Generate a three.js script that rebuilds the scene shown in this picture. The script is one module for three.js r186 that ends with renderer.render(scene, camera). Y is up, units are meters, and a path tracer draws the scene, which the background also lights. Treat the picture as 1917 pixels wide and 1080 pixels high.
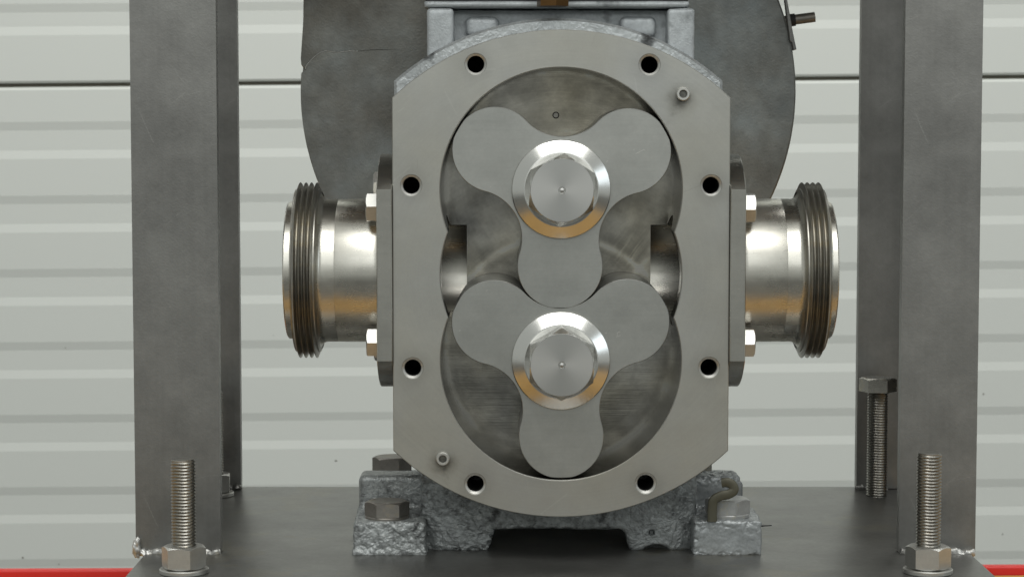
import * as THREE from 'three';
import { mergeGeometries, mergeVertices, toCreasedNormals } from 'three/addons/utils/BufferGeometryUtils.js';
import { MarchingCubes } from 'three/addons/objects/MarchingCubes.js';
import { ImprovedNoise } from 'three/addons/math/ImprovedNoise.js';
import { RectAreaLightUniformsLib } from 'three/addons/lights/RectAreaLightUniformsLib.js';
import { Brush, Evaluator, SUBTRACTION } from 'three-bvh-csg';

// ---------------------------------------------------------------- camera, light, exposure
// all shapes are written in millimetres (x = 0 on the pump axis, y = 0 on the base plate, z = 0 on the casing's front face)
const MM = 0.001;
const scene = new THREE.Scene();
const camera = new THREE.PerspectiveCamera(14.92, 1917 / 1080, 0.05, 60);
camera.position.set(-0.031, 0.275, 1.388);
camera.rotation.set(-4.086 * Math.PI / 180, 0, 0);
camera.focus = 1.4;
camera.userData.fStop = 36;
scene.add(camera);

const renderer = new THREE.WebGLRenderer({ antialias: true });
renderer.setSize(1024, 576);
renderer.toneMapping = THREE.LinearToneMapping;
renderer.toneMappingExposure = 1.1;
renderer.shadowMap.enabled = true;

scene.background = new THREE.Color(0.40, 0.42, 0.40);   // the dim, even light of the hall around
RectAreaLightUniformsLib.init();

const LAMPS = [
  // position, aimed at, width, height, intensity, colour
  { p: [0.1, 2.4, 1.6], to: [0, 0.1, 0.1], w: 2.8, h: 1.3, i: 4.2, c: [1.0, 1.0, 0.97] },      // ceiling lamps over the bench
  { p: [0.0, 2.45, -1.15], to: [0, 0.0, -2.2], w: 3.2, h: 0.5, i: 6.0, c: [1.0, 1.0, 0.97] },   // ceiling lamp before the door
  { p: [0.0, 2.1, 4.2], to: [0, 0.5, 0], w: 5.0, h: 2.0, i: 1.0, c: [0.97, 1.0, 1.0] },         // the hall's high windows, behind the camera
  { p: [2.4, 0.9, 1.3], to: [0, 0.2, 0], w: 0.5, h: 0.9, i: 2.0, c: [0.82, 0.92, 1.0] },        // cool area light at the right
];

// ---------------------------------------------------------------- helpers
let seed = 20241;
function rnd() { seed = (seed * 1664525 + 1013904223) >>> 0; return seed / 4294967296; }
const perlin = new ImprovedNoise();
function n3(x, y, z) { return perlin.noise(x + 31.7, y + 17.3, z + 9.1); }
function fbm3(x, y, z, o = 4) { let s = 0, a = 0.5; for (let i = 0; i < o; i++) { s += a * n3(x, y, z); x *= 2.03; y *= 2.03; z *= 2.03; a *= 0.5; } return s; }

const used = new Set();
function numbered(name) {
  let n = name, k = 0;
  while (used.has(n)) n = `${name}_${String(++k).padStart(3, '0')}`;
  used.add(n); return n;
}
function tag(o, label, category, group, kind) {
  if (label) o.userData.label = label;
  if (category) o.userData.category = category;
  if (group) o.userData.group = group;
  if (kind) o.userData.kind = kind;
  return o;
}
function thing(name, label, category, group) {
  const g = new THREE.Group(); g.name = numbered(name); scene.add(g);
  return tag(g, label, category, group);
}
function boxUV(g) {     // uv in metres, projected along the dominant axis of each face
  const h = g.index ? g.toNonIndexed() : g;
  if (!h.attributes.normal) h.computeVertexNormals();
  const p = h.attributes.position, uv = new Float32Array(p.count * 2);
  const a = new THREE.Vector3(), b = new THREE.Vector3(), c = new THREE.Vector3();
  for (let i = 0; i < p.count; i += 3) {
    a.fromBufferAttribute(p, i); b.fromBufferAttribute(p, i + 1).sub(a); c.fromBufferAttribute(p, i + 2).sub(a);
    b.cross(c); const x = Math.abs(b.x), y = Math.abs(b.y), z = Math.abs(b.z);
    for (let k = 0; k < 3; k++) {
      a.fromBufferAttribute(p, i + k);
      const [u, v] = z >= x && z >= y ? [a.x, a.y] : x >= y ? [a.z + 0.013, a.y] : [a.x, a.z + 0.017];
      uv[(i + k) * 2] = u; uv[(i + k) * 2 + 1] = v;
    }
  }
  h.setAttribute('uv', new THREE.BufferAttribute(uv, 2));
  return h;
}
// adds geometry written in millimetres as a named mesh
function mesh(name, geo, mat, parent, opt = {}) {
  let g = Array.isArray(geo) ? mergeGeometries(geo.map((q) => { const t = q.index ? q.toNonIndexed() : q.clone(); for (const k of Object.keys(t.attributes)) if (!['position', 'normal', 'uv'].includes(k)) t.deleteAttribute(k); return t; })) : geo.clone();
  g.scale(MM, MM, MM);
  if (!opt.keepUV) g = boxUV(g);
  const m = new THREE.Mesh(g, mat);
  m.name = parent === scene || !parent ? numbered(name) : name;
  m.castShadow = m.receiveShadow = true;
  (parent || scene).add(m);
  return m;
}
const T = (g, x, y, z) => g.translate(x, y, z);
function ext(shape, depth, b = 0, seg = 48) {   // extrusion whose front face is z = 0 and back face z = -depth, edges chamfered by b
  const g = new THREE.ExtrudeGeometry(shape, { depth: depth - 2 * b, bevelEnabled: b > 0, bevelThickness: b, bevelSize: b, bevelOffset: -b, bevelSegments: 1, curveSegments: seg });
  g.translate(0, 0, -depth + b);
  return toCreasedNormals(g, 0.3);
}
function poly(pts) { const s = new THREE.Shape(); pts.forEach(([x, y], i) => (i ? s.lineTo(x, y) : s.moveTo(x, y))); s.closePath(); return s; }
function lathe(profile, seg = 96, crease = 0.5) {   // axis y
  return toCreasedNormals(new THREE.LatheGeometry(profile.map(([r, y]) => new THREE.Vector2(r, y)), seg), crease);
}
function rbox(x0, x1, y0, y1, z0, z1, r = 1, amp = 0, freq = 0.1, cell = 2.2, pit = 0) {   // rounded box; amp displaces it like a sand casting
  const w = x1 - x0, h = y1 - y0, d = z1 - z0, mx = (v) => amp ? Math.max(2, Math.min(110, Math.round(v / cell))) : 8;
  let g = new THREE.BoxGeometry(w, h, d, mx(w), mx(h), mx(d));
  const p = g.attributes.position, v = new THREE.Vector3(), q = new THREE.Vector3(), n = new THREE.Vector3();
  const remap = (t, half) => { if (amp) return t; const s = t / half; const steps = [-1, -1 + 0.33 * r / half, -1 + 0.66 * r / half, -1 + r / half, 0, 1 - r / half, 1 - 0.66 * r / half, 1 - 0.33 * r / half, 1]; return steps[Math.round((s + 1) * 4)] * half; };
  for (let i = 0; i < p.count; i++) {
    v.set(remap(p.getX(i), w / 2), remap(p.getY(i), h / 2), remap(p.getZ(i), d / 2));
    q.set(THREE.MathUtils.clamp(v.x, -w / 2 + r, w / 2 - r), THREE.MathUtils.clamp(v.y, -h / 2 + r, h / 2 - r), THREE.MathUtils.clamp(v.z, -d / 2 + r, d / 2 - r));
    n.copy(v).sub(q); if (n.lengthSq() > 0) n.normalize();
    v.copy(q).addScaledVector(n, r);
    const X = v.x + (x0 + x1) / 2, Y = v.y + (y0 + y1) / 2, Z = v.z + (z0 + z1) / 2;
    if (amp) {
      let k = amp * (1.3 * fbm3(X * freq, Y * freq, Z * freq, 4));
      if (pit) { const t = fbm3(X * freq * 1.7 + 40, Y * freq * 1.7, Z * freq * 1.7, 3); if (t > 0.12) k -= pit * Math.min(1, (t - 0.12) * 6); }
      v.addScaledVector(n, k);
    }
    p.setXYZ(i, v.x + (x0 + x1) / 2, v.y + (y0 + y1) / 2, v.z + (z0 + z1) / 2);
  }
  g.deleteAttribute('uv'); g.deleteAttribute('normal');
  g = mergeVertices(g, 1e-4); g.computeVertexNormals();
  g = amp ? g.toNonIndexed() : toCreasedNormals(g, 0.7);
  g.setAttribute('uv', new THREE.BufferAttribute(new Float32Array(g.attributes.position.count * 2), 2));
  return g;
}
function hexHead(af, h, chamfer = 1.2, both = false) {    // hexagon with turned-off corners, axis y, from y = 0 to h
  const R = af / Math.sqrt(3), N = 96, g = [], pos = [];
  const rad = (a) => { const t = ((a + Math.PI / 6) % (Math.PI / 3) + Math.PI / 3) % (Math.PI / 3) - Math.PI / 6; return (af / 2) / Math.cos(t); };
  const rc = af / 2 * 0.955;
  const top = (r) => h - Math.max(0, (r - rc)) * 0.55, bot = (r) => both ? Math.max(0, (r - rc)) * 0.55 : 0;
  const P = (r, a, y) => [r * Math.cos(a), y, r * Math.sin(a)];
  for (let i = 0; i < N; i++) {
    const a = i / N * 2 * Math.PI, b = (i + 1) / N * 2 * Math.PI, ra = rad(a), rb = rad(b);
    const c0 = P(rc, a, h), c1 = P(rc, b, h), e0 = P(ra, a, top(ra)), e1 = P(rb, b, top(rb)), f0 = P(ra, a, bot(ra)), f1 = P(rb, b, bot(rb)), d0 = P(rc, a, 0), d1 = P(rc, b, 0);
    const quad = (p, q, r, s) => pos.push(...p, ...q, ...r, ...p, ...r, ...s);
    pos.push(0, h, 0, ...c1, ...c0); quad(c0, c1, e1, e0); quad(e0, e1, f1, f0); quad(f0, f1, d1, d0); pos.push(0, 0, 0, ...d0, ...d1);
  }
  const q = new THREE.BufferGeometry(); q.setAttribute('position', new THREE.BufferAttribute(new Float32Array(pos), 3));
  q.computeVertexNormals();
  const out = toCreasedNormals(q, 0.3);
  out.setAttribute('uv', new THREE.BufferAttribute(new Float32Array(out.attributes.position.count * 2), 2));
  return out;
}
function thread(R, pitch, y0, y1, depth = 0.9, lead = 1, seg = 40) {   // a real helix, axis y, with chamfered end at y1
  const turns = (y1 - y0) / pitch, per = 4, rows = Math.ceil(turns * per), pos = [], idx = [];
  for (let j = 0; j <= rows; j++) for (let i = 0; i <= seg; i++) {
    const a = i / seg * 2 * Math.PI, y = y0 + (y1 - y0) * j / rows;
    const ph = ((y / pitch * lead - i / seg) % 1 + 1) % 1;
    let r = R - depth * (1 - Math.abs(2 * ph - 1));
    r = Math.min(r, R - depth * 1.3 + Math.max(0, (y1 - y)) * 1.1);
    pos.push(r * Math.cos(a), y, -r * Math.sin(a));
  }
  const w = seg + 1;
  for (let j = 0; j < rows; j++) for (let i = 0; i < seg; i++) { const k = j * w + i; idx.push(k, k + 1, k + w, k + 1, k + w + 1, k + w); }
  const c = pos.length / 3; pos.push(0, y1, 0);
  for (let i = 0; i < seg; i++) idx.push(rows * w + i, rows * w + i + 1, c);
  const g = new THREE.BufferGeometry(); g.setAttribute('position', new THREE.BufferAttribute(new Float32Array(pos), 3)); g.setIndex(idx);
  const o = toCreasedNormals(g.toNonIndexed(), 0.5);
  o.setAttribute('uv', new THREE.BufferAttribute(new Float32Array(o.attributes.position.count * 2), 2));
  return o;
}

// ---------------------------------------------------------------- textures (tileable)
function lattice(per, s) { const a = new Float32Array(per * per); let q = s * 7919 + 13; for (let i = 0; i < a.length; i++) { q = (q * 1664525 + 1013904223) >>> 0; a[i] = q / 4294967296; } return a; }
function field(size, px, py, s) {   // value noise with px by py cells
  const L = lattice(Math.max(px, py), s), M = Math.max(px, py), out = new Float32Array(size * size), sm = (t) => t * t * (3 - 2 * t);
  for (let j = 0; j < size; j++) for (let i = 0; i < size; i++) {
    const u = i / size * px, v = j / size * py, x = Math.floor(u), y = Math.floor(v), fx = sm(u - x), fy = sm(v - y);
    const g = (a, b) => L[(b % py) * M + (a % px)];
    out[j * size + i] = (g(x, y) * (1 - fx) + g(x + 1, y) * fx) * (1 - fy) + (g(x, y + 1) * (1 - fx) + g(x + 1, y + 1) * fx) * fy;
  }
  return out;
}
function sumField(size, list) { const o = new Float32Array(size * size); list.forEach(([px, py, a], k) => { const f = field(size, px, py, 100 + k * 17 + px * 3 + py); for (let i = 0; i < o.length; i++) o[i] += a * (f[i] - 0.5); }); return o; }
function tex(size, h, fn, srgb, rx = 1, ry = 1) {
  const d = new Uint8Array(size * h * 4);
  for (let j = 0; j < h; j++) for (let i = 0; i < size; i++) { const c = fn(i, j, j * size + i), k = (j * size + i) * 4; for (let t = 0; t < 3; t++) d[k + t] = Math.max(0, Math.min(255, Math.round(c[t] * 255))); d[k + 3] = 255; }
  const t = new THREE.DataTexture(d, size, h); t.wrapS = t.wrapT = THREE.RepeatWrapping; t.magFilter = THREE.LinearFilter; t.minFilter = THREE.LinearMipmapLinearFilter; t.generateMipmaps = true;
  if (srgb) t.colorSpace = THREE.SRGBColorSpace; t.repeat.set(rx, ry); t.needsUpdate = true; return t;
}
const S = 512;
const mott = sumField(S, [[4, 4, 0.5], [9, 9, 0.4], [21, 21, 0.28], [48, 48, 0.18], [120, 120, 0.12]]);
const mott2 = sumField(S, [[3, 5, 0.6], [7, 8, 0.5], [17, 15, 0.4], [37, 41, 0.25], [90, 90, 0.15]]);
const fine = sumField(S, [[128, 128, 0.5], [256, 256, 0.5]]);
const brushH = sumField(S, [[6, 256, 0.5], [14, 200, 0.4], [3, 110, 0.4]]);
const clone = (t, r, ry = r) => { const c = t.clone(); c.repeat.set(r, ry); c.needsUpdate = true; return c; };
const gray = (v, w = 0) => [v * (1 + 0.012 * w), v, v * (1 - 0.03 * w)];
// raw rolled steel: cloudy grey with darker scale patches and pale specks
const rawMap = tex(S, S, (i, j, k) => { let v = 0.84 + 0.15 * mott[k] + 0.09 * mott2[k] + 0.06 * fine[k]; if (mott2[k] > 0.42) v -= 0.4 * (mott2[k] - 0.42); if (fine[k] > 0.42) v += 0.08; return gray(v, mott2[k] > 0.2 ? 1.5 : 0.3); }, true);
const rawRough = tex(S, S, (i, j, k) => { const v = 0.84 + 0.16 * mott2[k] + 0.10 * fine[k]; return [v, v, v]; }, false);
const brushV = sumField(S, [[256, 5, 0.5], [120, 3, 0.5], [60, 2, 0.4]]);
// drawn steel of the posts: faint streaks along its length, a few brown specks
const scr = new Float32Array(S * S);   // handling scratches
for (let q = 0; q < 42; q++) { let x = rnd() * S, y = rnd() * S; const a = rnd() * 6.28, l = 15 + rnd() * 90, b = 0.05 + rnd() * 0.12, bend = (rnd() - 0.5) * 0.01; for (let t = 0, c = a; t < l; t++, c += bend) { x += Math.cos(c); y += Math.sin(c); scr[((Math.floor(y) % S + S) % S) * S + ((Math.floor(x) % S + S) % S)] = b * Math.sin(Math.PI * t / l) * (rnd() > 0.25 ? 1 : 0.3); } }
const postMap = tex(S, S, (i, j, k) => { let v = 0.88 + 0.14 * mott[k] + 0.08 * mott2[k] + 0.025 * brushV[k] + 0.04 * fine[k] + scr[k]; const rust = Math.max(0, mott2[k] + 0.6 * fine[k] - 0.62) * 0.9; return [v - 0.3 * rust, v - 0.5 * rust, v - 0.75 * rust]; }, true);
const discMap = tex(S, S, (i, j, k) => { let v = 0.82 + 0.34 * mott[k] + 0.2 * mott2[k] + 0.04 * fine[k]; const b = mott2[k] * 0.06; return [v * (1 - b), v, v * (0.985 + b)]; }, true);
const machMap = tex(S, S, (i, j, k) => gray(0.93 + 0.09 * mott[k] + 0.025 * brushH[k] + 0.03 * fine[k], 0.4), true);
const machRough = tex(S, S, (i, j, k) => { const v = 0.82 + 0.2 * mott2[k] + 0.16 * brushH[k]; return [v, v, v]; }, false);
const brushBump = tex(S, S, (i, j, k) => { const v = 0.5 + 0.5 * brushH[k] + 0.15 * fine[k]; return [v, v, v]; }, false);
const grainBump = tex(S, S, (i, j, k) => { const v = 0.5 + 0.35 * mott[k] + 0.35 * fine[k]; return [v, v, v]; }, false);
const castMap = tex(S, S, (i, j, k) => { let v = 0.84 + 0.22 * mott[k] + 0.1 * fine[k]; const dirt = Math.max(0, mott2[k] - 0.22) * 1.6; v -= dirt; return [v * 0.985, v, v * 1.01]; }, true);
// coarse sand casting: tone drops in the pits, dirt patches lie at random
const pit0 = sumField(S, [[13, 13, 0.5], [29, 27, 0.6], [54, 57, 0.5], [104, 101, 0.25]]);
const pitH = new Float32Array(S * S);
for (let j = 0; j < S; j++) for (let i = 0; i < S; i++) { const k = j * S + i, a = Math.round(i + 34 * mott[k] + S) % S, b = Math.round(j + 34 * mott2[k] + S) % S; pitH[k] = pit0[b * S + a]; }
const pitBump = tex(S, S, (i, j, k) => { const v = 0.55 + 0.6 * pitH[k]; return [v, v, v]; }, false);
const pitMap = tex(S, S, (i, j, k) => { const v = 0.86 + 0.2 * mott[k] - 1.1 * Math.max(0, mott2[k] - 0.12) + 0.25 * pitH[k]; return [v * 0.985, v, v * 1.005]; }, true);
const woodMap = tex(S, S, (i, j, k) => { const g = 0.82 + 0.24 * brushH[k] + 0.15 * mott[k]; return [g, g * 0.93, g * 0.82]; }, true);

// ---------------------------------------------------------------- materials
const std = (o) => new THREE.MeshStandardMaterial(o), lin = (r, g, b) => new THREE.Color().setRGB(r, g, b);
const M = {
  raw: std({ color: lin(0.275, 0.273, 0.26), metalness: 0.8, roughness: 0.5, map: clone(postMap, 4), roughnessMap: clone(rawRough, 5), bumpMap: clone(grainBump, 9), bumpScale: 0.00012 }),
  plate: std({ color: lin(0.255, 0.254, 0.244), metalness: 0.8, roughness: 0.43, map: clone(rawMap, 3.1), roughnessMap: clone(rawRough, 4.3), bumpMap: clone(grainBump, 7), bumpScale: 0.0001 }),
  disc: std({ color: lin(0.33, 0.335, 0.325), metalness: 0.75, roughness: 0.5, map: clone(discMap, 2.6), roughnessMap: clone(rawRough, 4), bumpMap: clone(grainBump, 6), bumpScale: 0.0002 }),
  rotor: std({ color: lin(0.46, 0.468, 0.455), metalness: 0.95, roughness: 0.44, map: clone(machMap, 6.3), roughnessMap: clone(rawRough, 7), bumpMap: clone(grainBump, 11), bumpScale: 0.00001 }),
  chamber: std({ color: lin(0.40, 0.388, 0.36), metalness: 1, roughness: 0.21, map: clone(rawMap, 6), roughnessMap: clone(machRough, 5), bumpMap: clone(brushBump, 8), bumpScale: 0.00003 }),
  bore: std({ color: lin(0.20, 0.192, 0.18), metalness: 1, roughness: 0.2 }),
  pipe: new THREE.MeshPhysicalMaterial({ color: lin(0.66, 0.645, 0.60), metalness: 1, roughness: 0.35, map: clone(machMap, 14), roughnessMap: clone(machRough, 11) }),
  threads: std({ color: lin(0.54, 0.525, 0.485), metalness: 1, roughness: 0.34, map: clone(rawMap, 12) }),
  nut: new THREE.MeshPhysicalMaterial({ color: lin(0.66, 0.655, 0.63), metalness: 1, roughness: 0.2, anisotropy: 0.4 }),
  bolt: std({ color: lin(0.50, 0.485, 0.45), metalness: 1, roughness: 0.34, map: clone(rawMap, 23), roughnessMap: clone(machRough, 15) }),
  oldbolt: std({ color: lin(0.36, 0.34, 0.315), metalness: 0.85, roughness: 0.5, map: clone(rawMap, 21) }),
  stud: std({ color: lin(0.40, 0.388, 0.36), metalness: 1, roughness: 0.36, map: clone(rawMap, 25) }),
  zinc: std({ color: lin(0.62, 0.62, 0.605), metalness: 0.95, roughness: 0.4, map: clone(machMap, 15) }),
  weld: std({ color: lin(0.74, 0.74, 0.73), metalness: 0.7, roughness: 0.42, map: clone(rawMap, 30) }),
  cast: std({ color: lin(0.38, 0.386, 0.38), metalness: 0.3, roughness: 0.4, map: clone(pitMap, 17), bumpMap: clone(pitBump, 14), bumpScale: 0.0009 }),
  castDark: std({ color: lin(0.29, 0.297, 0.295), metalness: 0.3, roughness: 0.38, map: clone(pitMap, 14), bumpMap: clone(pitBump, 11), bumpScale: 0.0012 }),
  castSolid: std({ color: lin(0.40, 0.408, 0.405), metalness: 0.3, roughness: 0.38, map: clone(castMap, 8), bumpMap: clone(pitBump, 6), bumpScale: 0.0007 }),
  castSmooth: std({ color: lin(0.56, 0.575, 0.58), metalness: 0.2, roughness: 0.45, map: clone(castMap, 5), bumpMap: clone(grainBump, 8), bumpScale: 0.0004 }),
  brass: std({ color: lin(0.20, 0.11, 0.045), metalness: 1, roughness: 0.35, map: clone(rawMap, 20) }),
  door: std({ color: lin(0.63, 0.648, 0.615), metalness: 0, roughness: 0.55, bumpMap: clone(grainBump, 30), bumpScale: 0.00008 }),
  seal: std({ color: lin(0.12, 0.115, 0.09), roughness: 0.8 }),
  red: std({ color: lin(0.62, 0.012, 0.008), roughness: 0.4 }),
  wood: std({ color: lin(0.68, 0.46, 0.17), roughness: 0.5, map: clone(woodMap, 1.2, 5) }),
  floor: std({ color: lin(0.26, 0.25, 0.235), roughness: 0.8, map: clone(castMap, 0.8) }),
  black: std({ color: lin(0.02, 0.02, 0.02), roughness: 0.7 }),
  paintBolt: std({ color: lin(0.50, 0.51, 0.51), metalness: 0.4, roughness: 0.36, map: clone(rawMap, 19) }),
  olive: std({ color: lin(0.085, 0.08, 0.055), roughness: 0.45, metalness: 0.3 }),
  white: std({ color: lin(0.8, 0.8, 0.78), roughness: 0.6 }),
};
// ground front face of the casing: fine grinding marks, stains round the two dowel pins, scratches
const CW = 640, CH = 928, cx0 = -106.5, cy0 = 30, cw = 213, ch = 309;
function faceFn(colour) {
  return (i, j) => {
    const x = cx0 + (i + 0.5) / CW * cw, y = cy0 + (j + 0.5) / CH * ch;
    const k = ((j * 3) % S) * S + ((i * 3) % S), k2 = (j % S) * S + (i % S);
    let v = 0.94 + 0.06 * mott[k2] + 0.035 * fine[k] + 0.05 * fbm3(x * 0.02, y * 0.02, 3);
    // swirls of the face grinder
    const r = Math.hypot(x, y - 184); v += 0.022 * fbm3(r * 0.9, Math.atan2(y - 184, x) * 1.2, 5, 3);
    let warm = 0.4 + 1.2 * fbm3(x * 0.015, y * 0.015, 8);
    for (const [sx, sy, dx, dy] of [[76.5, 298, -0.55, -1], [-75, 67.5, 0.15, -1]]) {
      const ex = x - sx, ey = y - sy, d = Math.hypot(ex - dx * 3, ey - dy * 3) + 3 * fbm3(x * 0.2, y * 0.2, 1);
      v -= 0.34 * Math.exp(-((d / 6.5) ** 2)); warm += 0.6 * Math.exp(-((d / 9) ** 2));
      const along = ex * dx + ey * dy, across = Math.abs(ex * -dy + ey * dx) + 1.2 * fbm3(x * 0.15, y * 0.15, 6);
      if (along > 0 && along < 34) v -= 0.10 * Math.exp(-((across / 1.8) ** 2)) * (1 - along / 34) * (0.6 + fbm3(x * 0.4, y * 0.4, 2) * 2);
    }
    for (const q of SCR) { const ax = x - q[0], ay = y - q[1], al = ax * q[2] + ay * q[3]; if (al > 0 && al < q[4]) { const ac = Math.abs(ax * q[3] - ay * q[2]); if (ac < 0.5) v += q[5] * (1 - ac / 0.5); } }
    for (const h of HOLES) { const d = Math.hypot(x - h[0], y - h[1]); v -= 0.05 * Math.exp(-(((d - 7) / 5) ** 2)); }
    return colour ? gray(v, warm) : [0, 1.0 - 0.35 * (v - 0.6), 0];
  };
}
M.rim = std({ color: lin(0.62, 0.63, 0.625), metalness: 0.6, roughness: 0.38, map: clone(castMap, 7), bumpMap: clone(pitBump, 9), bumpScale: 0.0006 });
const SCR = []; for (let q = 0; q < 46; q++) { const a = rnd() * 6.28; SCR.push([cx0 + rnd() * 213, 30 + rnd() * 309, Math.cos(a), Math.sin(a), 4 + rnd() * 26, (rnd() - 0.45) * 0.10]); }
const HOLES = [[-53.8, 316.9], [55.4, 316.6], [-94.6, 240.9], [94.6, 240.9], [-94, 125.3], [94, 125.6], [-54.4, 51.2], [54.1, 51.6]];
const faceMap = tex(CW, CH, faceFn(true), true), faceRough = tex(CW, CH, faceFn(false), false);
for (const t of [faceMap, faceRough]) { t.repeat.set(1000 / cw, 1000 / ch); t.offset.set(-cx0 / cw, -cy0 / ch); }
const wallFn = (i, j) => {
  const x = cx0 + (i + 0.5) / CW * cw, y = cy0 + (j + 0.5) / CH * ch, k = (j % S) * S + (i % S);
  let v = 0.80 + 0.16 * mott[k] + 0.06 * fine[k] + 0.36 * fbm3(x * 0.022, y * 0.03, 12) + 0.22 * fbm3(x * 0.07, y * 0.07, 14), w = 0.7 + 3.0 * fbm3(x * 0.014, y * 0.014, 21);
  for (const [yc, q] of [[238.5, 1], [130, 1.4]]) {
    const r = Math.hypot(x, y - yc), a = Math.atan2(y - yc, x);
    v += 0.05 * fbm3(r * 0.8, a * 1.5, q * 9, 3);                                   // turning marks
    v += 0.30 * q * Math.exp(-(((r - 75.5) / 2.4) ** 2)) * (0.5 + 1.2 * fbm3(a * 3, r * 0.1, q));  // rubbed ring where the rotor tips pass
  }
  const sx = x - 45, sy = y - 195, al = sx * 0.6 + sy * 0.8, ac = sx * 0.8 - sy * 0.6;           // scratches beside the right port
  v += 0.20 * Math.exp(-((al / 16) ** 2) - ((ac / 9) ** 2)) * Math.max(0, 3 * fbm3(ac * 0.7, al * 0.04, 4, 3));
  return gray(Math.max(0.3, v), w);
};
const wallMap = tex(CW, CH, wallFn, true); wallMap.repeat.set(1000 / cw, 1000 / ch); wallMap.offset.set(-cx0 / cw, -cy0 / ch);
M.chamber.map = wallMap;
M.casing = std({ color: lin(0.43, 0.433, 0.412), metalness: 0.95, roughness: 0.54, map: faceMap, roughnessMap: faceRough, bumpMap: clone(brushBump, 9), bumpScale: 0.00002 });

// ---------------------------------------------------------------- the setting
{
  const f = mesh('floor', T(new THREE.BoxGeometry(14000, 60, 14000), 0, -980, 1000), M.floor, scene); tag(f, null, null, null, 'structure');

  const door = thing('sectional_door', 'pale grey ribbed sectional door closing the wall behind the pump', 'door');
  const D0 = 2230, sc = 3618 / 4107, eye = 275, yOf = (py) => eye - (py - 243) * sc;   // heights read on the door's plane
  const d = 2.5, W = 4200;
  function panelShape(top, bottom, ribs) {       // ribs: heights of each recess [upper, lower]; profile is (z, y)
    const s = [[0, top - 5], [-2, top - 1.5], [-6, top]]; const pts = [[-40, top], [-6, top], [-2, top - 1.6], [0, top - 5]];
    for (const [u, l] of ribs) pts.push([0, u + 7], [-d, u - 7], [-d, l + 7], [0, l - 7]);
    pts.push([0, bottom + 4], [-2, bottom + 1.2], [-6, bottom], [-40, bottom]);
    return pts;
  }
  function addPanel(top, bottom, ribs) {
    const g = new THREE.ExtrudeGeometry(poly(panelShape(top, bottom, ribs)), { depth: W, bevelEnabled: false });
    g.translate(0, 0, -W / 2); g.rotateY(-Math.PI / 2); // profile z-> ... x axis runs along the door
    g.scale(1, 1, 1);
    const q = g; q.computeBoundingBox();
    mesh('door_panel', toCreasedNormals(q, 0.15), M.door, door);
  }
  const J = yOf(150), per = 137 * sc;
  const ribsLow = []; for (let k = 0; k < 7; k++) ribsLow.push([yOf(226 + 137 * k), yOf(279 + 137 * k)]);
  const bottomLow = ribsLow[6][1] - 110;
  addPanel(J - 3, bottomLow, ribsLow);
  const ph = J - bottomLow;
  const ribsTop = []; for (let k = 0; k < 7; k++) ribsTop.unshift([yOf(8) + per * k, yOf(50) + per * k]);
  addPanel(J + ph, J + 3, ribsTop);
  addPanel(J + 2 * ph, J + ph + 10, ribsTop.map(([a, b]) => [a + ph, b + ph]));
  mesh('joint_seal', [T(new THREE.BoxGeometry(W, 14, 20), 0, J, -22), T(new THREE.BoxGeometry(W, 14, 20), 0, J + ph + 5, -22)], M.seal, door);
  mesh('bottom_seal', T(new THREE.BoxGeometry(W, Math.abs(bottomLow + 945), 30), 0, (bottomLow - 945) / 2, -20), M.seal, door);
  for (const [px, py, q] of [[624, 858, 1.6], [30, 1037, 1.7], [98, 1050, 1.0], [1880, 1008, 1.2], [1842, 742, 1.3], [120, 640, 0.8], [510, 620, 0.7]]) mesh('dirt_speck', new THREE.SphereGeometry(q, 10, 8).scale(1, 0.9, 0.5).translate(-31 + (px - 958) * sc, yOf(py), 0.3), M.seal, door);
  door.position.set(0, 0, -D0 * MM); door.rotation.z = 0.0085;

  const bench = thing('workbench', 'wooden workbench with a red strip along its back edge', 'workbench');
  for (let k = 0; k < 4; k++) mesh('plank', rbox(-1300, 1300, -120, -77.6 - (k % 3) * 0.4, -338 + k * 147, -338 + k * 147 + 145.5, 1.5), M.wood, bench);
  mesh('edge_strip', rbox(-1300, 1300, -110, -70.8, -349, -339.5, 2), M.red, bench);
  for (const [x, z] of [[-1180, -260], [1180, -260], [-1180, 180], [1180, 180]]) mesh('leg', rbox(x - 40, x + 40, -948, -121, z - 40, z + 40, 3), M.raw, bench);
  bench.rotation.z = 0.004;
}

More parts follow.
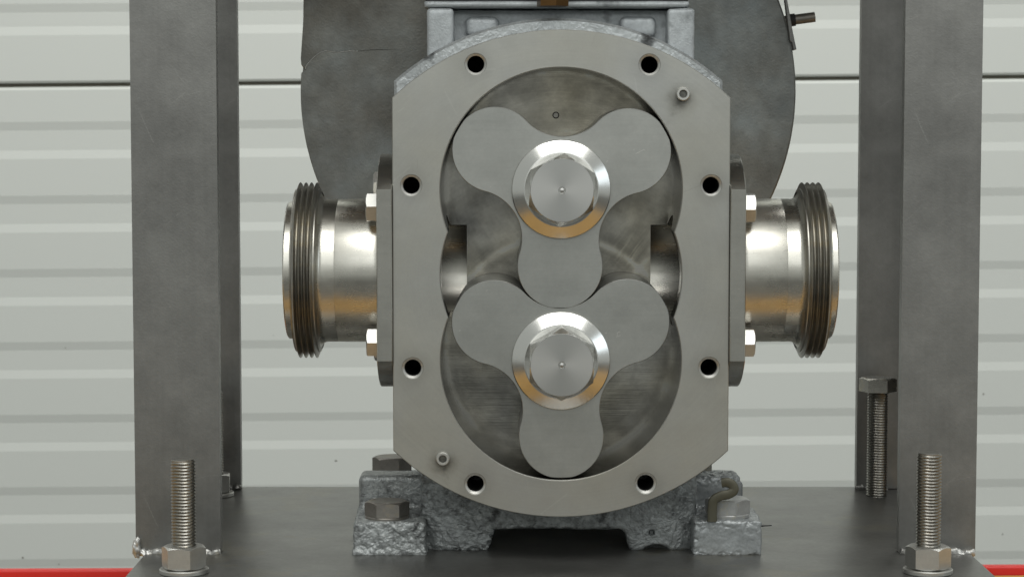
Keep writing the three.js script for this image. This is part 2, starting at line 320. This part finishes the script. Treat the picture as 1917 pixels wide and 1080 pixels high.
// ---------------------------------------------------------------- the steel stand
{
  const st = thing('steel_stand', 'raw steel stand of a base plate and four posts carrying the pump', 'stand');
  mesh('base_plate', rbox(-271, 269, -12, 0, -305, 47, 1), M.plate, st);
  mesh('top_shade_plate', rbox(-280, 278, 500, 512, -312, 10, 1), M.raw, st);  // unseen plate, added to shade the posts and pump from above
  function post(x0, x1, z, back) {     // angle section: one leg faces the camera, the other runs back along the outer side
    const o = Math.abs(x0) > Math.abs(x1) ? x0 : x1, i = o === x0 ? x1 : x0, sg = Math.sign(i - o), t = 9, dz = back ? 1 : -1;
    const pts = [[i, 0], [i, dz * t], [o + sg * t, dz * t], [o + sg * t, dz * 55], [o, dz * 55], [o, 0]].map(([x, y]) => [x, -y - 0]);
    const g = new THREE.ExtrudeGeometry(poly(pts), { depth: 498, bevelEnabled: true, bevelThickness: 0.5, bevelSize: 0.8, bevelOffset: -0.8, bevelSegments: 1 });
    g.rotateX(-Math.PI / 2);      // (x, y, z) -> (x, z, -y): height along y
    return mesh('post', T(toCreasedNormals(g, 0.3), 0, 0.5, z), M.raw, st);
  }
  const fl = post(-277, -221.5, -35, false), fr = post(222, 272, -35, false), bl = post(-296, -240, -302, true), br = post(234.5, 291, -302, true);
  function bead(x0, x1, z, lift = 4) {
    const pts = []; const n = Math.max(4, Math.round(Math.abs(x1 - x0) / 3));
    for (let k = 0; k <= n; k++) pts.push(new THREE.Vector3(x0 + (x1 - x0) * k / n, lift * 0.35 + (rnd() - 0.5) * 1.6, z + 1 + (rnd() - 0.5) * 1.6));
    let g = new THREE.TubeGeometry(new THREE.CatmullRomCurve3(pts), n * 5, lift, 14);
    const p = g.attributes.position; for (let i = 0; i < p.count; i++) { const a = 3.4 * fbm3(p.getX(i) * 0.2, p.getY(i) * 0.2, p.getZ(i) * 0.2, 4); p.setXYZ(i, p.getX(i), p.getY(i) + a, p.getZ(i) + a * 0.8); }
    g.computeVertexNormals(); return g;
  }
  function lump() { const g = new THREE.SphereGeometry(3.4, 32, 24).scale(0.8, 2.1, 1), p = g.attributes.position; for (let i = 0; i < p.count; i++) { const a = 1 + 0.9 * fbm3(p.getX(i) * 0.3, p.getY(i) * 0.25, p.getZ(i) * 0.3, 3); p.setXYZ(i, p.getX(i) * a, p.getY(i) * a, p.getZ(i) * a); } g.computeVertexNormals(); return g; }
  mesh('weld_bead', bead(-276, -257, -34, 2.1), M.weld, fl);
  mesh('weld_bead', bead(-237, -222, -34, 2.1), M.weld, fl);
  mesh('weld_bead', bead(223, 243, -34, 2.3), M.weld, fr);
  mesh('weld_bead', bead(252, 271, -34, 2.3), M.weld, fr);
  mesh('weld_bead', T(lump(), -276, 4.5, -33), M.weld, fl);
  mesh('weld_bead', bead(-262, -240, -292, 2.4), M.raw, bl);
  mesh('weld_bead', bead(234, 258, -292, 2.4), M.raw, br);
  function stud(name, x, z, top, opt = {}) {
    const s = mesh(name, T(thread(7.9, 2, -80, top, 1.0), x, 0, z), M.stud, st);
    if (opt.nut) { mesh('washer', T(lathe([[8.6, 0.1], [15, 0.1], [15.4, 0.6], [15.4, 2.6], [14.9, 3.1], [8.6, 3.1]], 64), x, 0, z), M.zinc, s);
      mesh('nut', T(hexHead(24.5, 14, 1.2, true).rotateY(opt.turn), x, 3.2, z), M.zinc, s); }
    if (opt.head) mesh('bolt_head', T(hexHead(24.5, 10.5).rotateY(opt.turn), x, top - 0.5, z), M.bolt, s);
    mesh('foot_nut', T(hexHead(24.5, 13, 1.2, true).rotateY(0.3), x, -26, z), M.zinc, s);
    return s;
  }
  stud('levelling_stud', -236, 29, 71.5, { nut: true, turn: 0.42 });
  stud('levelling_stud', 229, 29, 75.5, { nut: true, turn: 0.30 });
  stud('levelling_stud', -257, -262, 80, { nut: true, turn: 0.1 });
  stud('levelling_bolt', 245, -262, 80, { head: true, turn: 0.36 });
}

// ---------------------------------------------------------------- the motor behind
{
  const mo = thing('drive_motor', 'big round dark grey motor housing standing behind the pump', 'motor');
  const c = new THREE.Shape(); c.absarc(0, 0, 181, 0, Math.PI * 2);
  mesh('end_shield', T(ext(c, 60, 1.2, 128), -4, 303, -230), M.disc, mo);
  mesh('housing', T(lathe([[0, 0], [150, 0], [150, 220], [0, 220]], 96).rotateX(Math.PI / 2), -4, 303, -511), M.disc, mo);
  // upper cover sheet; the lower plate laps over it with a torn, curved upper edge
  const z = -226, k = (1388 - z) / 4107, P = (px, py) => [-31 + (px - 958) * k, 275 - (py - 243) * k];
  const cv = [[573, -120], [570, 40], [565, 108], [566, 120], [570, 126], [576, 128], [620, 150], [1000, 150], [1000, -120]].map(([a, b]) => P(a, b));
  mesh('cover_sheet', T(ext(poly(cv), 2.5, 0.4), 0, 0, -227.6), M.disc, mo);
  const edge = [[574, 128], [576, 122], [580, 117], [588, 108], [598, 100], [606, 95.5], [614, 94], [624, 96], [636, 96.5], [648, 95], [660, 94], [672, 95], [684, 93], [700, 92], [760, 90]].map(([a, b]) => P(a, b));
  const lp = [...edge]; for (let q = 0; q <= 60; q++) { const t = -0.9 - q / 60 * 2.02; lp.push([-4 + 181.4 * Math.cos(t), 303 + 181.4 * Math.sin(t)]); }
  for (let q = 1; q <= 16; q++) { const y0 = 303 + 181.4 * Math.sin(-2.92), t = -2.92 - q / 16 * 0.30; const y1 = 303 + 181.4 * Math.sin(t); if (y1 < edge[0][1] - 2) lp.push([-4 + 181.4 * Math.cos(t), y1]); }
  const pv = P(745, 100), lg = T(ext(poly(lp), 2.5, 0.4), -pv[0], 0, 0).rotateY(0.05).translate(pv[0], 0, -227.6);
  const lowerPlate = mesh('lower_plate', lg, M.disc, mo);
  const highlightCurve = new THREE.CatmullRomCurve3(edge.slice(0, 12).map(([x, y]) => new THREE.Vector3(x - pv[0], y - 0.2, -0.1)));   // added bright tube, a painted highlight for the light caught on this edge
  mesh('edge_highlight', new THREE.TubeGeometry(highlightCurve, 80, 0.42, 8).rotateY(0.05).translate(pv[0], 0, -227.6), M.zinc, lowerPlate);
  // right-hand rim strip and stub
  const rs = [[1453, -120], [1463, 0], [1473, 76], [1477, 80], [1480, 94], [1486, 92], [1479, 60], [1466, -10], [1455, -120]].map(([a, b]) => P(a, b));
  mesh('rim_strip', T(ext(poly(rs), 6, 0.5), 0, 0, -224), M.raw, mo);
  const [sx, sy] = P(1472, 38);
  const stub = new THREE.CylinderGeometry(4.2, 4.2, 22, 6).rotateZ(Math.PI / 2);
  const s = mesh('terminal_stub', T(stub.rotateZ(0.13), sx + 9.5, sy + 1.5, -238), M.oldbolt, mo);
  mesh('stub_collar', T(new THREE.CylinderGeometry(4.6, 4.6, 6, 20).rotateZ(Math.PI / 2 + 0.13), sx + 3, sy + 0.6, -238), M.black, s);
}

// ---------------------------------------------------------------- the rotary lobe pump
const YT = 238.5, YB = 130.0, YM = 184.25, RB = 76.4;
const pump = thing('rotary_lobe_pump', 'opened steel rotary lobe pump with two three lobed rotors in its chamber', 'pump');
{
  const ev = new Evaluator(); ev.useGroups = false; ev.attributes = ['position', 'normal'];
  const cut = (a, cuts) => { let A = new Brush(a); A.updateMatrixWorld(); for (const q of cuts) { const B = new Brush(q); B.updateMatrixWorld(); A = ev.evaluate(A, B, SUBTRACTION); } const g = A.geometry.clone(); g.deleteAttribute('normal'); return toCreasedNormals(g.index ? g.toNonIndexed() : g, 0.3); };
  const strip = (g) => { const h = g.index ? g.toNonIndexed() : g.clone(); for (const k of Object.keys(h.attributes)) if (k !== 'position' && k !== 'normal') h.deleteAttribute(k); return mergeVertices(h, 1e-4); };
  const truncated = (R, hw, n = 64) => { const a = Math.acos(hw / R), p = []; for (let i = 0; i <= n; i++) { const t = a + (Math.PI - 2 * a) * i / n; p.push([R * Math.cos(t), YM + R * Math.sin(t)]); } for (let i = 0; i <= n; i++) { const t = Math.PI + a + (Math.PI - 2 * a) * i / n; p.push([R * Math.cos(t), YM + R * Math.sin(t)]); } return p; };
  // casing: round disc with flattened flanks, three overlapping bores, eight tapped holes
  const sh = poly(truncated(154.3, 106.5));
  const bore = new THREE.Path(), ph = Math.asin((YT - YM) / 2 / RB);
  bore.absarc(0, YT, RB, -ph, Math.PI + ph, false); bore.absarc(0, YM, RB, Math.PI - ph, Math.PI + ph, false); bore.absarc(0, YB, RB, Math.PI - ph, 2 * Math.PI + ph, false); bore.absarc(0, YM, RB, -ph, ph, false);
  sh.holes.push(bore);
  for (const [x, y] of HOLES) { const h = new THREE.Path(); h.absarc(x, y, 6.5, 0, Math.PI * 2); sh.holes.push(h); }
  const body = ext(sh, 71, 0.5, 40);
  const port = new THREE.CylinderGeometry(36, 36, 400, 96).rotateZ(Math.PI / 2).translate(0, YM, -50);
  const casing = mesh('casing', cut(strip(body), [strip(port)]), M.casing, pump);
  for (const [x, y] of HOLES) {     // thread in each tapped hole
    const g = lathe([[6.9, 0.1], [6.45, 0.15], [5.4, 1.1], [5.9, 1.8], [5.4, 2.3], [5.9, 2.8], [5.4, 3.3], [5.9, 3.8], [5.4, 4.3], [5.9, 4.8], [6.9, 5]].map(([r, y2]) => [r, -y2]), 40).rotateX(Math.PI / 2);
    mesh('thread_insert', T(g, x, y, -0.3), M.zinc, casing);
    mesh('tapped_hole', T(lathe([[6.4, -5], [5.5, -5], [5.5, -60], [0, -60]], 40).rotateX(Math.PI / 2), x, y, -0.3), M.black, casing);
  }
  for (const [x, y] of [[76.5, 298.3], [-75, 67.6]]) mesh('dowel_pin', T(lathe([[2.3, -1.5], [2.3, 2.6], [2.7, 3.1], [3.8, 3.1], [4.4, 2.4], [4.4, -3]], 40).rotateX(Math.PI / 2), x, y, 0), M.zinc, casing), mesh('pin_bore', T(lathe([[2.29, 1.2], [2.25, -3], [0, -3]], 24).rotateX(Math.PI / 2), x, y, 0), M.black, casing);
  // rear wall of the chamber with the port pockets
  const bw = ext(poly(truncated(154.3, 106.5)), 20, 0.8, 40);
  const pk = (s) => new THREE.CylinderGeometry(36, 36, 140, 96).rotateZ(Math.PI / 2).translate(s * 131, YM, 21.6);
  const wall = mesh('rear_wall', cut(strip(bw), [strip(pk(-1)), strip(pk(1))]).translate(0, 0, -71.6), M.chamber, pump);
  const fo = poly(truncated(166, 110)); { const q = new THREE.Path(); truncated(140, 100).forEach(([x, y], i) => (i ? q.lineTo(x, y) : q.moveTo(x, y))); q.closePath(); fo.holes.push(q); }
  mesh('bracket_flange', T(ext(fo, 13, 1.8), 0, 0, -90), M.rim, pump);
  mesh('joint_ring', T(ext(poly(truncated(158, 107.5)), 6, 0.6), 0, 0, -86), M.raw, pump);
  for (const s of [-1, 1]) {   // polished bore of each port where it breaks through the rear wall
    const b = new THREE.CylinderGeometry(35.85, 35.85, 44, 48, 1, true, Math.PI - 0.91, 1.82).rotateZ(-Math.PI / 2).translate(s * 83.2, YM, -50);
    const p = b.attributes.position; let zm = 0; for (let i = 0; i < p.count; i++) zm = Math.min(zm, p.getZ(i));
    mesh('port_bore', zm < -85 ? b : b.translate(0, 0, 50).rotateX(Math.PI / 2 * (Math.abs(zm + 50) < 30 ? 1 : 2)).translate(0, -YM * 0, -50), M.pipe, wall);
  }
  mesh('locating_screw', T(lathe([[0, 1.2], [1.6, 1.2], [2.2, 0.6], [2.4, -1]], 24).rotateX(Math.PI / 2), -2, 285.5, -71.4), M.stud, wall);

  {
    const loop = (P, R) => { const a = Math.asin((YT - YM) / 2 / R); P.absarc(0, YT, R, -a, Math.PI + a, false); P.absarc(0, YM, R, Math.PI - a, Math.PI + a, false); P.absarc(0, YB, R, Math.PI - a, 2 * Math.PI + a, false); P.absarc(0, YM, R, -a, a, false); return P; };
    const sl = loop(new THREE.Shape(), 76.9); sl.holes.push(loop(new THREE.Path(), 76.15));
    mesh('chamber_bore', cut(strip(T(ext(sl, 70.4, 0, 48), 0, 0, -1.1)), [strip(port)]), M.bore, casing);
  }
  // rotors
  const lobe = []; const RL = 27, DL = 48.7, RV = 33.0, RT = 75.2;
  const yc = (() => { const lx = DL * Math.sin(Math.PI / 3), ly = DL * Math.cos(Math.PI / 3); return (lx * lx + ly * ly - (RL - RV) ** 2) / (2 * (ly + (RL - RV))); })(), rc = yc - RV;
  for (let kk = 0; kk < 3; kk++) {
    const al = -Math.PI / 2 + kk * 2 * Math.PI / 3, L = [DL * Math.cos(al), DL * Math.sin(al)], V = [yc * Math.cos(al + Math.PI / 3), yc * Math.sin(al + Math.PI / 3)];
    const toV = Math.atan2(V[1] - L[1], V[0] - L[0]); let half = toV - al; while (half < 0) half += 2 * Math.PI;
    for (let i = 0; i <= 44; i++) { const t = al - half + 2 * half * i / 44; let x = L[0] + RL * Math.cos(t), y = L[1] + RL * Math.sin(t); const r = Math.hypot(x, y); if (r > RT) { x *= RT / r; y *= RT / r; } lobe.push([x, y]); }
    const a0 = Math.atan2(L[1] - V[1], L[0] - V[0]), b = al + Math.PI / 3 + Math.PI; let hh = b - a0; while (hh > Math.PI) hh -= 2 * Math.PI; while (hh < -Math.PI) hh += 2 * Math.PI;
    for (let i = 1; i < 24; i++) { const t = a0 + 2 * hh * i / 24; lobe.push([V[0] + rc * Math.cos(t), V[1] + rc * Math.sin(t)]); }
  }
  const rg = ext(poly(lobe), 69, 0.35);
  function rotor(y, turn, hexTurn, marks) {
    const z = -1.6, r = mesh('rotor', rg.clone().rotateZ(turn).translate(0, y, z), M.rotor, pump);
    const ring = lathe([[22, 0], [30.6, 0], [31.2, 0.6], [31.2, 2.4], [30.8, 3.0], [23.6, 7.5], [22.9, 7.6], [22, 7.4], [0, 7.4]].reverse(), 160, 0.35).rotateX(Math.PI / 2);
    mesh('retaining_ring', T(ring, 0, y, z + 0.1), M.nut, r, { keepUV: true });
    // hexagonal cap nut whose corners are turned to a cone, flat round end with a centre punch
    const hex = hexHead(39.8, 22, 2).rotateX(Math.PI / 2).rotateZ(hexTurn);
    const p = hex.attributes.position;
    for (let i = 0; i < p.count; i++) { let X = p.getX(i), Y = p.getY(i), Z = p.getZ(i), q = Math.hypot(X, Y); if (q > 23) { X *= 23 / q; Y *= 23 / q; p.setXYZ(i, X, Y, Z); q = 23; } if (Z > 10 && q > 20.0) p.setZ(i, 21.7 - (q - 20.0) * 1.5); else if (Z > 10 && q > 19) { const f = 19.6 / q; p.setXYZ(i, X * f, Y * f, 22); } }
    hex.computeVertexNormals();
    mesh('cap_nut', T(toCreasedNormals(hex, 0.35), 0, y, z + 6), M.cap, r);
    const end = lathe([[19.7, -0.6], [19.4, 0.15], [2.6, 0.3], [2.3, 0.3], [1.9, -0.5], [1.4, 0.2], [0, 0.6]].reverse(), 128, 0.3).rotateX(Math.PI / 2);
    mesh('nut_end_face', T(end, 0, y, z + 28.2), M.endface, r, { keepUV: true });
    marks.forEach(([x, yy, l, a]) => mesh('stamped_mark', new THREE.BoxGeometry(l, 0.35, 0.2).rotateZ(a).translate(x, yy, z + 0.06), M.zinc, r));
    return r;
  }
  M.cap = std({ color: lin(0.66, 0.655, 0.63), metalness: 1, roughness: 0.26 });
  M.endface = new THREE.MeshPhysicalMaterial({ color: lin(0.47, 0.47, 0.455), metalness: 1, roughness: 0.42, anisotropy: 0.4 });
  rotor(YT, -0.012, -0.06, [[49.5, 262, 5.5, 0.45], [52.4, 263.2, 1.6, -0.7], [29, 256, 1.2, 0.9], [-44.5, 240, 0.9, 1.2], [46, 263.5, 1.2, 0.3]]);
  rotor(YB, 0.008, -0.01, [[36.5, 148, 2.6, 0.35], [36.5, 145.5, 3.2, 0.35], [35.8, 146.8, 2.4, 1.5], [28.6, 147.5, 1.4, 0.3], [-47, 174.5, 1.2, 0.5], [-64, 149, 1.0, 0.2]]);

  // side nozzles with round-threaded ends
  function nozzle(s) {
    const prof = [[36, -2], [47.6, 0], [47.2, 1.5], [46.9, 3], [46.7, 27.3], [46.55, 27.6], [46.7, 27.9], [46.7, 35.2], [47.4, 37.2], [49.3, 39.0], [52.6, 39.9]];
    const pipe = lathe([...prof, [52.6, 55.1], [44.8, 55.3], [44.8, 59.8], [44, 60.6], [37, 60.6], [36, 59.6], [36, -2]], 160, 0.6);
    const place = (g) => { g.rotateZ(-Math.PI / 2 * s); return T(g, s * 116.4, YM, -50); };
    const n = mesh('nozzle', place(pipe), M.pipe, pump);
    const tp = [[51, 38.9], [53.4, 39.9], [53.6, 40.6]];
    for (let k = 0; k < 4; k++) { const a = 40.6 + k * 3.6; tp.push([55.2, a + 0.4], [57.2, a + 1.2], [57.4, a + 1.4], [57.2, a + 1.6], [55.2, a + 2.4], [53.6, a + 3.05], [53.5, a + 3.4]); }
    tp.push([53.2, 55.4], [51, 55.6]);
    mesh('threaded_end', place(lathe(tp, 160, 0.3)), M.threads, n);
    // flange: disc with a flat milled flush with the casing front
    const f = [], R = 76, h = 53.2; const a = Math.acos(h / R);   // in (z,y): centre z = -50
    for (let i = 0; i <= 80; i++) { const t = a + (2 * Math.PI - 2 * a) * i / 80; f.push([R * Math.cos(t), R * Math.sin(t)]); }
    const fg = ext(poly(f), 9.9, 0.5); // x->z
    fg.rotateY(-Math.PI / 2); // shape x -> z ; extrusion -z -> +x
    mesh('flange', T(fg, s > 0 ? 106.6 : -116.5, YM, -50), M.casing2, n);
    for (const [dy, z, t] of [[42.3, -10, 0.1], [-43.5, -10, 0.05], [54, -86, 0.3], [-54, -86, 0.3]]) {
      const b = hexHead(17, 7, 1).rotateY(t).rotateZ(-Math.PI / 2 * s);
      mesh('flange_bolt', T(b, s * 116.6, YM + dy, z), M.zinc, n);
    }
  }
  M.casing2 = std({ color: lin(0.46, 0.455, 0.43), metalness: 0.95, roughness: 0.3, map: clone(machMap, 9), roughnessMap: clone(machRough, 8) });
  nozzle(-1); nozzle(1);

  // cast bracket: rough feet below, lantern frame above
  // the rough iron castings are meshed from distance fields: rounded blocks, blended, roughened by noise
  const box = (x, y, z, x0, x1, y0, y1, z0, z1, q) => { const dx = Math.abs(x - (x0 + x1) / 2) - (x1 - x0) / 2 + q, dy = Math.abs(y - (y0 + y1) / 2) - (y1 - y0) / 2 + q, dz = Math.abs(z - (z0 + z1) / 2) - (z1 - z0) / 2 + q; return Math.hypot(Math.max(dx, 0), Math.max(dy, 0), Math.max(dz, 0)) + Math.min(0, Math.max(dx, dy, dz)) - q; };
  const smin = (a, b, k) => { const h = Math.max(k - Math.abs(a - b), 0) / k; return Math.min(a, b) - h * h * k / 4; };
  const smax = (a, b, k) => -smin(-a, -b, k);
  const ridged = (x, y, z, f) => { let v = 0, a = 0.5; for (let o = 0; o < 4; o++) { v += a * (1 - 2 * Math.abs(n3(x * f, y * f, z * f))); f *= 2.1; a *= 0.5; } return v; };
  function casting(name, x0, x1, y0, y1, z0, z1, N, field, mat, parent) {
    const mc = new MarchingCubes(N, M.black, false, false, 700000); mc.isolation = 0;
    const h = N / 2; let q = 0;
    for (let k = 0; k < N; k++) for (let j = 0; j < N; j++) for (let i = 0; i < N; i++) mc.field[q++] = -field(x0 + (x1 - x0) * i / N, y0 + (y1 - y0) * j / N, z0 + (z1 - z0) * k / N);
    mc.update();
    let g = new THREE.BufferGeometry(); const P = new Float32Array(mc.count * 3);
    for (let i = 0; i < mc.count; i++) { P[i * 3] = x0 + (x1 - x0) * (mc.positionArray[i * 3] + 1) / 2; P[i * 3 + 1] = y0 + (y1 - y0) * (mc.positionArray[i * 3 + 1] + 1) / 2; P[i * 3 + 2] = z0 + (z1 - z0) * (mc.positionArray[i * 3 + 2] + 1) / 2; }
    g.setAttribute('position', new THREE.BufferAttribute(P, 3)); g = mergeVertices(g, 1e-3); g.computeVertexNormals();
    return mesh(name, g.toNonIndexed(), mat, parent);
  }
  const bump = (x, y, z, rough, smooth, ridge) => 1.0 * smooth * fbm3(x * 0.05, y * 0.05, z * 0.05, 3) + rough * (0.75 * fbm3(x * 0.3 + 5, y * 0.3, z * 0.3, 4) + 0.35 * fbm3(x * 0.1, y * 0.1 + 7, z * 0.1, 2)) - ridge * Math.max(0, ridged(x + 3, y * 1.25, z, 0.13) - 0.5) * 3.2;
  const lerp = (a, b, t) => a + (b - a) * Math.min(1, Math.max(0, t));
  casting('bracket_foot', -139, -80, -4, 50, -108, -24, 96, (x, y, z) => {
    const pad = box(x, y, z, -134.5, -87.5, -1.2, 21.5, -84, -29.5, 2.5), lip = box(x, y, z, -135.2, -87, -1.2, 2.6, -80, -28.8, 1), rib = box(x, y, z, -134, -80, -1.2, 44.5, -103, -76, 4);
    let d = smin(smin(pad, lip, 2), rib, 5); if (Math.abs(d) > 4) return d;
    const t = (z + 76) / 8, nearBolt = Math.hypot(x + 113.3, z + 47) < 16 && y > 17 ? 0.25 : 1;
    d -= bump(x, y, z, lerp(0.10, 2.0, t) * nearBolt, 0.5, lerp(0.0, 0.5, t) * nearBolt);
    return d;
  }, M.cast, pump);
  casting('bracket_foot', 78, 137, -4, 50, -108, -24, 96, (x, y, z) => {
    const pad = box(x, y, z, 87, 132, -1.2, 22.5, -84, -29.5, 2), rib = box(x, y, z, 80, 123, -1.2, 44.5, -103, -76, 5);
    let d = smin(pad, rib, 4); if (Math.abs(d) > 4) return d;
    const edge = Math.exp(-(((y - 21) / 4) ** 2)) + Math.exp(-(((y - 43) / 4) ** 2)) + Math.exp(-(((x - 88) / 4) ** 2)) + Math.exp(-((y / 3) ** 2));
    d -= bump(x, y, z, 0.35 + 1.3 * Math.min(1, edge), 0.9, 0.08 + 0.7 * Math.min(1, edge));
    return d;
  }, M.castSolid, pump);
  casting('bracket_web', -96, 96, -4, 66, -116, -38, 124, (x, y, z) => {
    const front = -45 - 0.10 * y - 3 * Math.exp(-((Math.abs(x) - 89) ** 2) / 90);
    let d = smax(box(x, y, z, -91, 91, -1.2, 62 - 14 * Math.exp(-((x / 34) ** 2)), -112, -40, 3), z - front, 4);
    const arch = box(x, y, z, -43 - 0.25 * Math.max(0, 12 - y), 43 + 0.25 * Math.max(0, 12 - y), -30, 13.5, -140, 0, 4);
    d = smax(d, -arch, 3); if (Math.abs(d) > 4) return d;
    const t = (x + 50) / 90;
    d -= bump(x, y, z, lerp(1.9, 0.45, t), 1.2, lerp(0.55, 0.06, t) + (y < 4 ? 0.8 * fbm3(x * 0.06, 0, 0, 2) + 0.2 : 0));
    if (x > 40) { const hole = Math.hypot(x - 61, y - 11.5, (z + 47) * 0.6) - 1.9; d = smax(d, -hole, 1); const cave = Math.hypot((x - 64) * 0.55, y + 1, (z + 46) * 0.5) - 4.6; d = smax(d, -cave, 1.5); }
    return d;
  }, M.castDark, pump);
  mesh('bracket_rear', [rbox(-140, -90, -1.2, 20, -262, -205, 3, 0.8, 0.06, 3), rbox(90, 138, -1.2, 20, -262, -205, 3, 0.8, 0.06, 3), rbox(-89, 89, 30, 110, -240, -106, 6, 0.8, 0.06, 4), rbox(-89, 89, -1, 24, -250, -200, 4, 0.8, 0.06, 4)], M.castSolid, pump);
  const up = mesh('bearing_bracket', [rbox(-88, 90, 250, 357, -210, -112, 3, 0.5, 0.06, 4)], M.castSmooth, pump);
  mesh('lug', [rbox(-88, -70, 270, 357, -125, -94, 2.5, 0.5, 0.08, 2)], M.castSmooth, up);
  mesh('lug', [rbox(73, 91.5, 270, 357, -125, -94, 2.5, 0.5, 0.08, 2)], M.castSmooth, up);
  mesh('lug', [rbox(-62, -40, 338, 352, -114, -104, 4, 0.8, 0.08, 1.6)], M.castSmooth, up);
  mesh('lug', [rbox(42, 66, 338, 352, -114, -104, 4, 0.8, 0.08, 1.6)], M.castSmooth, up);
  mesh('top_cover', [rbox(-90, 88, 357.6, 362, -215, -96, 1.2, 0.3, 0.06, 3), rbox(-87, 86, 364.2, 380, -212, -99, 2)], M.castSmooth, up);
  mesh('gasket', [rbox(-89, 87, 361.5, 364.6, -213, -97, 0.5)], M.black, up);
  mesh('breather_plug', [T(hexHead(19, 26).rotateY(0.2), -4, 357.5, -82)], M.brass, pump);
  // foot bolts
  function footBolt(x, y, z, turn, mat, h = 9.5) {
    const b = mesh('foot_bolt', T(hexHead(25.6, h).rotateY(turn), x, y, z), mat, pump);
    mesh('washer', T(lathe([[3, -3], [14.2, -3], [14.4, -2.6], [14.4, -0.6], [14, -0.1], [3, -0.1]], 48), x, y, z), mat, b);
    return b;
  }
  footBolt(-113.3, 23.2, -47, 0.62, M.oldbolt);
  footBolt(-120.4, 22, -236, 0.42, M.oldbolt, 12);
  footBolt(111, 25, -47, 0.30, M.paintBolt);
  footBolt(103, 22, -236, 0.5, M.bolt, 12);
}

// ---------------------------------------------------------------- the curled strip on the right foot
{
  const pts = [[99.2, 22, 0], [99.3, 31, 0.2], [100.2, 36, 0.5], [104.5, 38.8, 0.5], [110, 40, 0], [113.3, 42.6, -0.5], [112, 46.2, -1], [108.5, 47.6, -1.5], [105.5, 47.2, -2]].map((p) => new THREE.Vector3(...p));
  const g = new THREE.TubeGeometry(new THREE.CatmullRomCurve3(pts), 90, 3.1, 16).scale(1, 1, 0.35).translate(0, 0, -28.4);
  const strip = mesh('bent_strip', g, M.olive, scene);
  tag(strip, 'curled olive brown strip standing beside the right front foot bolt', 'strip');
}

{
  const w = mesh('wire_end', new THREE.CylinderGeometry(0.55, 0.35, 7, 8).rotateZ(Math.PI / 2 + 0.05).translate(135, 18.5, -33), M.black, pump);
  mesh('lock_tab', rbox(-4, 4, -0.6, 0.6, -5, 5, 0.3).rotateZ(-0.5).translate(112, 35.5, -232), M.oldbolt, pump);
}

// ---------------------------------------------------------------- lamps
for (const l of LAMPS) {
  const light = new THREE.RectAreaLight(lin(...l.c), l.i, l.w, l.h);
  light.position.set(...l.p); light.lookAt(...l.to); scene.add(light);
}

renderer.render(scene, camera);
